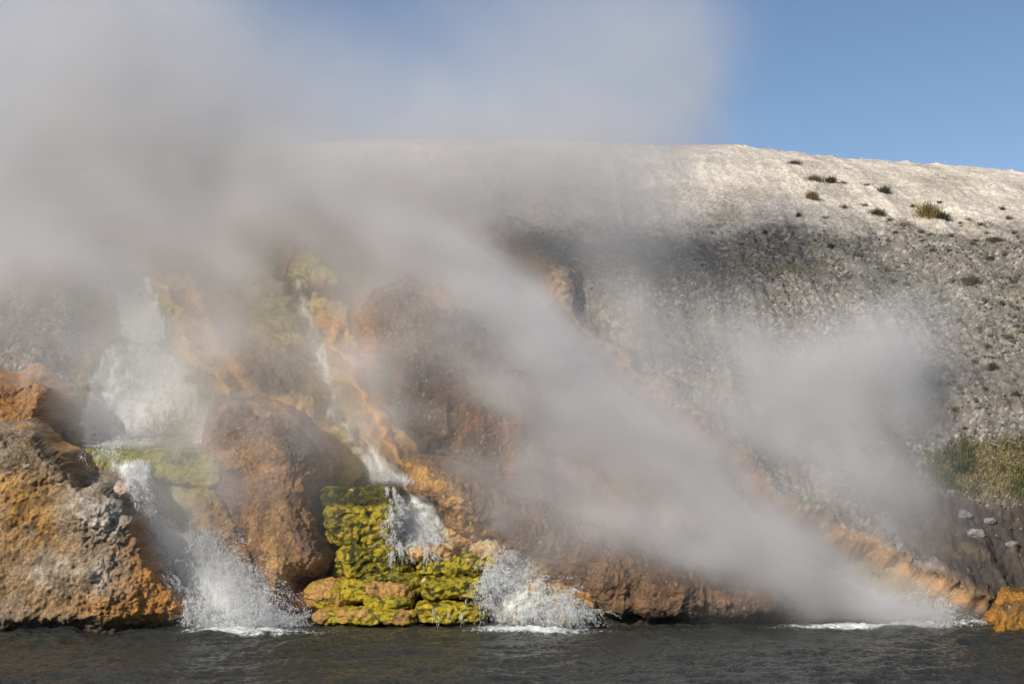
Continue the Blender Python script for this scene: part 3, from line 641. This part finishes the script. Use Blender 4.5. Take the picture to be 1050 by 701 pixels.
def burst(src, n, vel, spread, tmax, seed, smin=.0016, smax=.0048, g=9.8):
    """ballistic spray thrown from source points; returns positions and velocities"""
    r = np.random.default_rng(seed); s = src[r.integers(0, len(src), n)]
    # clumped strands: drops share launch speeds in families
    n = int(n*4.6); nf = n//44+1; fam = r.integers(0, nf, n); fv = np.random.default_rng(seed+1).normal(0, 1, (nf, 3))
    fs = src[np.random.default_rng(seed+2).integers(0, len(src), nf)]; s = src[r.integers(0, len(src), n)]
    v0 = np.array(vel)+fv[fam]*np.array(spread)+r.normal(0, .07, (n, 3)); t_ = r.uniform(0, tmax, n)
    P = .06*s+.94*fs[fam]+v0*t_[:, None]+np.array([0, 0, -.5*g])*(t_**2)[:, None]+r.normal(0, .015, (n, 3))
    V = v0+np.array([0, 0, -g])*t_[:, None]
    sz = r.uniform(smin, smax, n)*np.where(r.random(n) < .08, 1.7, 1); k = P[:, 2] > .0
    return P[k], V[k], sz[k], r.uniform(2, 11, n)[k]
def pxpts(lst, n, seed, front=.1, jit=6):
    r = np.random.default_rng(seed); out = []
    for _ in range(n):
        a = lst[r.integers(0, len(lst))]; h = hitpix(a[0]+r.normal(0, jit), a[1]+r.normal(0, jit))
        if h[0] is not None and h[0].y < 40: out.append((h[0].x, h[0].y-front, h[0].z))
    return np.array(out)
def empty(name, label, cat, u, v):
    h = hitpix(u, v); o = bpy.data.objects.new(name, None); C.objects.link(o); o['label'] = label; o['category'] = cat
    return o   # kept at the origin so that its parts stay in world coordinates
def cat(*B): return [np.concatenate(x) for x in zip(*B)]
def addspray(parent, *B):
    P, V, s, st_ = cat(*B); drops(P, V, s, st_, parent)
# left cascade
w = empty('waterfall', 'wide white cascade at left running over the long mossy ledge into the river', 'waterfall', 150, 450)
sheet([(98, 262), (150, 262), (168, 300), (182, 350), (150, 362), (118, 350), (108, 300)], w, foam=1.0, seed=1)
sheet([(92, 246), (120, 240), (150, 262), (130, 280), (105, 275)], w, foam=.8, seed=12)
sheet([(110, 345), (160, 343), (195, 365), (212, 400), (232, 440), (222, 464), (150, 466), (76, 466), (74, 430), (88, 385)], w, foam=.98, seed=2, fl=lambda a, b_: .72+.33*blob(a, b_, 120, 410, 60, 60)-.3*blob(a, b_, 178, 450, 24, 24))
sheet([(100, 466), (160, 466), (165, 500), (172, 530), (205, 548), (235, 575), (270, 600), (305, 640), (300, 652), (215, 652), (190, 610), (165, 575), (150, 540), (130, 510)], w, foam=1.0, seed=3, fl=lambda a, b_: .66+.45*pline(a, b_, [(125, 470, 22, 1), (145, 520, 20, .9), (200, 560, 30, 1), (245, 600, 30, 1), (260, 645, 50, 1)]))
sheet([(165, 466), (222, 466), (225, 500), (170, 500)], w, foam=.42, seed=4)
S1 = pxpts([(185, 560), (205, 565), (230, 585), (250, 605), (262, 620)], 220, 1, jit=9); S2 = pxpts([(210, 642), (240, 644), (270, 643), (300, 644)], 160, 2, jit=9)
S3 = pxpts([(138, 482), (146, 500), (155, 520), (165, 540)], 120, 3, jit=5); S4 = pxpts([(110, 458), (112, 420), (125, 450), (135, 390), (160, 380)], 160, 4, jit=9)
S5 = pxpts([(190, 600), (175, 590), (200, 620), (215, 630)], 100, 5, jit=7)
addspray(w, burst(S1, 7000, (.5, -.6, 1.2), (.7, .4, .8), .42, 11), burst(S2, 6000, (.1, -.4, 1.2), (.6, .3, .7), .3, 12), burst(S3, 2200, (.3, -.5, .5), (.5, .3, .6), .3, 13), burst(S4, 2600, (.2, -.4, .3), (.6, .3, .6), .3, 14), burst(S5, 1600, (.3, -.4, .6), (.5, .3, .6), .3, 15))
# middle cascade
w = empty('waterfall', 'stepped middle cascade with a short white fall and a crisp splash into the river', 'waterfall', 430, 540)
sheet([(288, 262), (302, 258), (318, 300), (345, 370), (350, 402), (322, 402), (308, 350)], w, foam=.8, seed=13)
sheet([(318, 398), (345, 395), (368, 440), (410, 470), (432, 490), (430, 503), (375, 503), (362, 470), (335, 430)], w, foam=.9, seed=5)
sheet([(395, 500), (440, 502), (452, 525), (470, 545), (485, 560), (470, 563), (400, 561), (400, 525)], w, foam=.95, seed=6, edge=.15, fl=lambda a, b_: .5+.55*blob(a, b_, 420, 535, 34, 30))
sheet([(488, 578), (520, 574), (545, 590), (575, 610), (602, 630), (604, 650), (492, 652), (498, 620), (480, 600)], w, foam=.9, seed=7, mat=M_CHURN, fl=lambda a, b_: .3+.6*blob(a, b_, 522, 600, 34, 34)+.35*blob(a, b_, 550, 645, 60, 10))
sheet([(462, 562), (492, 562), (520, 578), (498, 590), (478, 580)], w, foam=.5, seed=8)
S1 = pxpts([(505, 590), (520, 582), (530, 590), (512, 605), (500, 612)], 220, 6, jit=7); S2 = pxpts([(560, 625), (580, 628), (540, 628), (515, 630), (598, 634)], 200, 7, jit=7)
S3 = pxpts([(410, 520), (418, 540), (430, 548), (440, 555), (410, 555)], 160, 8, jit=7); S4 = pxpts([(545, 605), (560, 612), (575, 620)], 90, 9, jit=8)
addspray(w, burst(S1, 5200, (.55, -.6, 1.1), (.65, .35, .8), .36, 21), burst(S2, 1900, (.15, -.3, 1.0), (.8, .3, .7), .26, 22), burst(S3, 2600, (.15, -.3, .4), (.5, .25, .5), .26, 23), burst(S4, 900, (.4, -.4, .8), (.7, .3, .6), .28, 24))
# small trickles beside the dark hollow
w = empty('trickle', 'thin white trickles running off the mossy rocks left of the main splash', 'trickle', 460, 640)
addspray(w, *[burst(pxpts([(a_, 628)], 12, 50+k, jit=2.5), 8, (0, -.15, -.1), (.05, .05, .2), .2, 51+k, .0015, .004) for k, a_ in enumerate((446, 452, 461, 470, 475))])
w = empty('trickle', 'thin water thread spilling over the right end of the flat dark slab', 'trickle', 380, 510)
addspray(w, *[burst(pxpts([(a_, 502)], 12, 60+k, jit=2), 30, (0, -.15, -.1), (.03, .05, .1), .13, 61+k, .0015, .004) for k, a_ in enumerate((397, 403))])
# right cascade
w = empty('waterfall', 'long steaming cascade running diagonally down to the river at right', 'waterfall', 850, 600)
sheet([(425, 218), (455, 222), (520, 265), (572, 312), (605, 352), (570, 372), (520, 330), (460, 270)], w, foam=1.0, seed=9, pitch=.06)
sheet([(560, 345), (610, 360), (700, 440), (780, 520), (830, 560), (900, 600), (960, 630), (965, 650), (835, 650), (815, 600), (740, 545), (680, 480), (600, 400)], w, foam=1.05, seed=10, pitch=.06)
S1 = pxpts([(900, 637), (930, 637), (960, 635), (870, 637)], 200, 10, jit=9)
addspray(w, burst(S1, 5500, (.0, -.4, 1.3), (.6, .3, .8), .34, 31))
tick('water built')
# ------------------------------------------------------------------ river
xs = np.concatenate([np.linspace(-60, -13, 50)[:-1], np.linspace(-13, 13, 1000), np.linspace(13, 60, 50)[1:]])
ys = np.concatenate([np.linspace(-3, 15.5, 60)[:-1], np.linspace(15.5, 29.5, 560), np.linspace(29.5, 34, 8)[1:]])
XX, YY = np.meshgrid(xs, ys); P = np.stack([XX.ravel(), YY.ravel(), 0*XX.ravel()], 1)
st1 = np.array([.85, 1.15, 1.0])
wp = fbm(P, .6, 2, 911)
h_ = fbm(P*st1+wp[:, None]*.4, 1.3, 4, 921)*.16+fbm(P*st1+wp[:, None]*.3, 2.2, 3, 931, ridged=True)*.07+fbm(P, 4.5, 3, 935, ridged=True)*.035
h_ += .012*np.sin(P[:, 1]*5+P[:, 0]*.8+4*wp)
P[:, 2] = h_*(.6+.5*fbm(P, .35, 2, 941))
sx = np.array([unproj(u_, 643, 27.0)[0] for u_ in (255, 545, 900)], float)
fo = np.zeros(len(P))
for (cx, cy, rx, ry, a_) in [(float(sx[0]), 26.5, 1.3, .95, 1.), (float(sx[0])+.9, 25.9, 1.6, .35, .55), (float(sx[1]), 26.6, 1.35, .65, .95), (float(sx[1])+.8, 26.1, 1.8, .3, .5), (float(sx[2]), 27.2, 2.2, .65, .95), (float(sx[2])+2, 27.3, 1.2, .35, .7), (0, 27.0, 11, .12, .35)]:
    fo = np.maximum(fo, a_*np.exp(-((P[:, 0]-cx)/rx)**2-((P[:, 1]-cy)/ry)**2))
P[:, 2] += fo*(.05+.06*fbm(P, 5, 3, 951))
t = NT('dark rippled river water')
Pc = t.n('ShaderNodeTexCoord').outputs['Object']
s_ = t.n('ShaderNodeVectorMath', _operation='MULTIPLY', i0=Pc, i1=(.8, 1.7, 1)).outputs[0]
n1 = t.noise(s_, 6.5, 5, .62); n2 = t.noise(s_, 17, 3, .5)
hh = t.math('ADD', n1, t.math('MULTIPLY', n2, .35))
bp = t.n('ShaderNodeBump', Strength=1.0, Distance=.07, Height=hh).outputs[0]
fa = t.n('ShaderNodeAttribute', _attribute_name='foam').outputs['Fac']
fn = t.noise(Pc, 14, 6, .75, .5)
fm = t.n('ShaderNodeMapRange', Value=t.math('ADD', fn, t.math('MULTIPLY', fa, .55)), i1=.78, i2=.94).outputs[0]
wtr = t.n('ShaderNodeBsdfPrincipled', Base__Color=(.030, .033, .028, 1), Roughness=.05, IOR=1.33, Normal=bp)
fb = t.n('ShaderNodeBsdfPrincipled', Base__Color=(.82, .85, .85, 1), Roughness=.4, Normal=bp)
mx = t.n('ShaderNodeMixShader', Fac=fm, i1=wtr.outputs[0], i2=fb.outputs[0]); t.t.links.new(mx.outputs[0], t.out.inputs[0])
rv = mkmesh('river', P, gridfaces(*XX.shape), t.m, extra={'foam': fo}); tag(rv, kind='structure')
# near river bank behind the camera
V_ = []; nr = 20
for i in range(nr):
    for j in range(60): V_.append((-60+120*j/59, -2.5-i*3.0, -.6+1.5*min(i/2, 1)+.15*math.sin(j*1.3+i)))
V_ = np.array(V_); tag(mkmesh('near_bank', V_, gridfaces(nr, 60), M_HILL, col=np.tile((.2, .17, .11), (len(V_), 1)), wet=np.zeros(len(V_))), kind='structure')
# ------------------------------------------------------------------ steam (baked density on a voxel lattice, turned into a volume by geometry nodes)
def make_steam():
    h = .19
    lo = np.array([-19.0, 24.5, 0.05]); n = np.array([165, 125, 108]); hi = lo+(n-1)*h
    zz, yy, xx = np.meshgrid(lo[2]+np.arange(n[2])*h, lo[1]+np.arange(n[1])*h, lo[0]+np.arange(n[0])*h, indexing='ij')
    P = np.stack([xx.ravel(), yy.ravel(), zz.ravel()], 1).astype(np.float64)
    w1 = np.stack([fbm(P, .30, 3, 1001), fbm(P, .30, 3, 1011), fbm(P, .30, 3, 1021)], 1)
    w2 = np.stack([fbm(P, 1.1, 2, 1031), fbm(P, 1.1, 2, 1041), fbm(P, 1.1, 2, 1051)], 1)
    Q = P+w1*1.1+w2*.32
    d = np.zeros(len(P))
    # (u, v, distance, half width px, half height px, half depth m, optical depth, roll in the picture)
    for (u, v, Y, ru, rv, ry, tau, rot) in STEAM:
        cx, _, cz = (float(np.asarray(a)) for a in unproj(u, v, Y)); k = Y/F
        dx, dy, dz = Q[:, 0]-cx, Q[:, 1]-Y, Q[:, 2]-cz
        c, s = math.cos(rot), math.sin(rot)
        a = (dx*c-dz*s)/(ru*k); b_ = (dx*s+dz*c)/(rv*k)
        e = a*a+b_*b_+(dy/ry)**2
        if v > 235 and ry > .45: tau *= 1.42
        d += tau/(ry*1.77)*np.exp(-e)
    e1 = np.array([.78, 0, -.62]); al = (P@e1)[:, None]*e1
    nz = fbm(P-al*.58+w1*.9, .95, 4, 1061, .6)
    d *= np.clip(.9+1.5*nz*sm(11, 4, P[:, 2])+.45*nz, .12, 2.2)
    # fade at the lattice faces
    for ax in (0, 1, 2):
        q = (P[:, ax]-lo[ax])/h; m_ = (n[ax]-1)-q
        if ax == 2: d *= np.clip(m_/4, 0, 1)
        else: d *= np.clip(np.minimum(q, m_)/6, 0, 1)
    d = np.where(d < .004, 0, d)
    me = bpy.data.meshes.new('steam'); me.vertices.add(len(P)); me.vertices.foreach_set('co', P.astype(f32).ravel())
    me.attributes.new('thick', 'FLOAT', 'POINT').data.foreach_set('value', d.astype(f32))
    o = bpy.data.objects.new('steam', me); C.objects.link(o); tag(o, 'pale grey steam drifting over the whole bank', 'steam', kind='stuff')
    t = NT('white steam')
    pv = t.n('ShaderNodeVolumePrincipled', Color=(.91, .895, .90, 1), Density=1.0, Anisotropy=.0); pv.inputs['Density Attribute'].default_value = 'density'
    t.t.links.new(pv.outputs[0], t.out.inputs['Volume'])
    g = bpy.data.node_groups.new('steam lattice', 'GeometryNodeTree')
    g.interface.new_socket('Geometry', in_out='INPUT', socket_type='NodeSocketGeometry'); g.interface.new_socket('Geometry', in_out='OUTPUT', socket_type='NodeSocketGeometry')
    N = g.nodes.new; L = g.links.new
    gi = N('NodeGroupInput'); go = N('NodeGroupOutput'); vc = N('GeometryNodeVolumeCube'); pos = N('GeometryNodeInputPosition')
    vc.inputs['Min'].default_value = lo; vc.inputs['Max'].default_value = hi
    for k, a in enumerate('XYZ'): vc.inputs['Resolution '+a].default_value = int(n[k])
    sub = N('ShaderNodeVectorMath'); sub.operation = 'SUBTRACT'; L(pos.outputs[0], sub.inputs[0]); sub.inputs[1].default_value = lo
    sc = N('ShaderNodeVectorMath'); sc.operation = 'SCALE'; L(sub.outputs[0], sc.inputs[0]); sc.inputs['Scale'].default_value = 1/h
    ad = N('ShaderNodeVectorMath'); ad.operation = 'ADD'; L(sc.outputs[0], ad.inputs[0]); ad.inputs[1].default_value = (.5, .5, .5)
    fl = N('ShaderNodeVectorMath'); fl.operation = 'FLOOR'; L(ad.outputs[0], fl.inputs[0])
    sp = N('ShaderNodeSeparateXYZ'); L(fl.outputs[0], sp.inputs[0])
    m1 = N('ShaderNodeMath'); m1.operation = 'MULTIPLY_ADD'; L(sp.outputs[2], m1.inputs[0]); m1.inputs[1].default_value = float(n[1]); L(sp.outputs[1], m1.inputs[2])
    m2 = N('ShaderNodeMath'); m2.operation = 'MULTIPLY_ADD'; L(m1.outputs[0], m2.inputs[0]); m2.inputs[1].default_value = float(n[0]); L(sp.outputs[0], m2.inputs[2])
    # the index passes 2^20, still exact in single precision
    na = N('GeometryNodeInputNamedAttribute'); na.data_type = 'FLOAT'; na.inputs['Name'].default_value = 'thick'
    si = N('GeometryNodeSampleIndex'); si.data_type = 'FLOAT'; si.domain = 'POINT'; si.clamp = True
    L(gi.outputs[0], si.inputs['Geometry']); L(na.outputs[0], si.inputs['Value']); L(m2.outputs[0], si.inputs['Index'])
    L(si.outputs[0], vc.inputs['Density'])
    sm_ = N('GeometryNodeSetMaterial'); sm_.inputs['Material'].default_value = t.m
    L(vc.outputs[0], sm_.inputs[0]); L(sm_.outputs[0], go.inputs[0])
    md = o.modifiers.new('steam', 'NODES'); md.node_group = g
    me.materials.append(t.m)
STEAM = [
    # upper left veil against the sky
    (40, 90, 36, 170, 130, 2.5, 2.0, 0), (-60, 220, 35, 160, 110, 2.5, 2.2, 0), (150, 165, 36, 150, 80, 2.5, 1.9, 0), (270, 130, 36, 110, 60, 2.0, .9, 0),
    (330, 70, 36, 110, 60, 2.0, .35, 0), (140, 20, 36, 100, 70, 2.0, .9, 0), (90, 232, 34, 110, 26, 1.6, .8, 0),
    # centre column above the ridge
    (570, 60, 34.5, 110, 100, 2.0, .85, 0), (670, 20, 34.5, 70, 70, 1.8, .45, .4), (650, 110, 34.5, 60, 60, 1.6, .5, -.3), (500, 125, 34.5, 140, 50, 2.0, .9, 0), (705, 95, 34.5, 30, 60, 1.4, .35, .3), (715, 20, 34.5, 34, 34, 1.2, .2, 0), (450, 10, 34.5, 80, 40, 2.0, .2, 0),
    (420, 165, 35, 190, 36, 1.8, 1.7, 0), (742, 60, 34.5, 26, 44, 1.2, .22, .4), (732, 135, 34.5, 26, 22, 1.0, .2, 0), (180, 165, 35, 150, 40, 1.8, 1.0, 0), (620, 165, 35, 60, 34, 1.6, .7, 0),
    # broad band at the ridge, sinking to the right
    (300, 195, 34.5, 150, 34, 2.0, 1.6, 0), (440, 200, 34.5, 120, 38, 2.0, 1.5, 0), (570, 195, 34.5, 90, 44, 1.8, 1.2, .3), (200, 218, 34, 90, 30, 1.6, .9, 0), (650, 225, 34, 50, 50, 1.4, .55, .5),
    # diagonal plume, kept left of and below the orange rim
    (400, 225, 33.5, 80, 34, 1.4, 1.1, .6), (480, 290, 32.5, 90, 32, 1.3, 1.2, .75), (555, 370, 31.5, 95, 38, 1.3, 1.45, .85), (630, 450, 30.5, 100, 44, 1.3, 1.6, .8), (720, 530, 29.3, 95, 42, 1.2, 1.7, .72), (820, 590, 28.4, 90, 34, 1.0, 1.7, .5), (640, 400, 32, 60, 50, 1.3, .5, .3), (900, 618, 28, 66, 22, .8, 1.1, .2),
    # grey billow at right, with a thinner strip above the rim
    (888, 398, 31.5, 58, 58, 1.4, 2.6, 0), (825, 465, 31, 80, 66, 1.5, 2.4, .3), (850, 540, 29.6, 60, 44, 1.2, .9, .5), (885, 500, 30.3, 70, 60, 1.4, 1.8, .5), (750, 380, 32, 80, 44, 1.4, 1.1, .7), (940, 555, 29.2, 66, 46, 1.1, 1.3, .6), (670, 320, 33, 80, 36, 1.4, .6, .8), (985, 598, 28.6, 36, 24, .8, .7, 0), (800, 480, 30.4, 80, 24, 1.2, .5, .65),
    # over the dome and between the cascades
    (450, 390, 31.2, 80, 75, 1.3, 1.5, .5), (520, 460, 30.2, 95, 48, 1.2, 1.6, .6), (620, 540, 28.4, 120, 38, 1.0, 1.5, .5), (520, 520, 28.6, 60, 34, .8, .6, .5), (240, 330, 33, 40, 80, 1.3, 1.0, -.3), (400, 300, 33.5, 70, 36, 1.3, .9, .4), (440, 330, 32.5, 80, 30, 1.2, .6, .6), (290, 240, 34.5, 80, 34, 1.2, 1.0, 0), (310, 350, 32, 60, 50, 1.1, .55, .6), (370, 380, 31.2, 50, 50, 1.0, .5, .6), (210, 380, 31, 50, 50, 1.0, .6, .3), (260, 450, 29.2, 60, 36, .8, .6, .3),
    (20, 300, 32, 70, 60, 1.5, 1.1, 0), (140, 390, 29.6, 80, 60, 1.0, .75, 0), (130, 285, 32.5, 80, 46, 1.2, .8, 0), (60, 400, 29.6, 40, 36, .9, .4, 0), (265, 490, 28.0, 60, 60, .7, .6, 0), (185, 550, 27.6, 40, 50, .5, .45, 0), (390, 450, 30, 40, 40, .8, .6, 0), (540, 545, 28.2, 60, 30, .8, .4, .4), (720, 597, 27.6, 80, 22, .7, .6, .1),
    # fine mist where the falls break
    (245, 625, 26.7, 40, 26, .4, .35, 0), (535, 620, 26.6, 36, 22, .35, .2, 0), (420, 540, 28.4, 20, 16, .3, .2, 0), (900, 632, 27, 60, 14, .5, .6, 0)]
tick('river')
make_steam()
tick('steam')
# ------------------------------------------------------------------ light, sky, camera
sc = bpy.context.scene
sd = Vector((-.56, -.68, .47)).normalized(); el = math.asin(sd.z); az = math.atan2(sd.x, sd.y)
w = bpy.data.worlds.new('World'); sc.world = w; w.use_nodes = True; nt_ = w.node_tree
sky = nt_.nodes.new('ShaderNodeTexSky'); sky.sky_type = 'NISHITA'; sky.sun_disc = False; sky.sun_elevation = el; sky.sun_rotation = az; sky.altitude = 2200; sky.dust_density = .6; sky.air_density = 1.0; sky.ozone_density = 1.5
bg = nt_.nodes['Background']; bg.inputs[1].default_value = .108; nt_.links.new(sky.outputs[0], bg.inputs[0])
L = bpy.data.lights.new('sun', 'SUN'); L.energy = 5.0; L.angle = math.radians(.5); L.color = (1, .92, .80)
lo = bpy.data.objects.new('sun', L); C.objects.link(lo); lo.rotation_euler = (-sd).to_track_quat('-Z', 'Y').to_euler(); lo.location = (-20, -10, 30)
cam = bpy.data.cameras.new('camera'); cam.lens = F*36/1050; cam.sensor_width = 36; cam.clip_end = 2000; cam.clip_start = .1
co = bpy.data.objects.new('camera', cam); C.objects.link(co); co.location = (0, 0, CH); co.rotation_euler = (math.pi/2+TH, 0, 0); sc.camera = co
sc.view_settings.view_transform = 'Standard'; sc.view_settings.look = 'None'; sc.view_settings.exposure = 0; sc.view_settings.gamma = 1
cy = sc.cycles; cy.max_bounces = 9; cy.diffuse_bounces = 5; cy.glossy_bounces = 2; cy.transparent_max_bounces = 12; cy.volume_bounces = 2; cy.volume_step_rate = 2.0; cy.volume_max_steps = 256
cy.use_denoising = True; cy.caustics_reflective = False; cy.caustics_refractive = False; cy.sample_clamp_indirect = 4
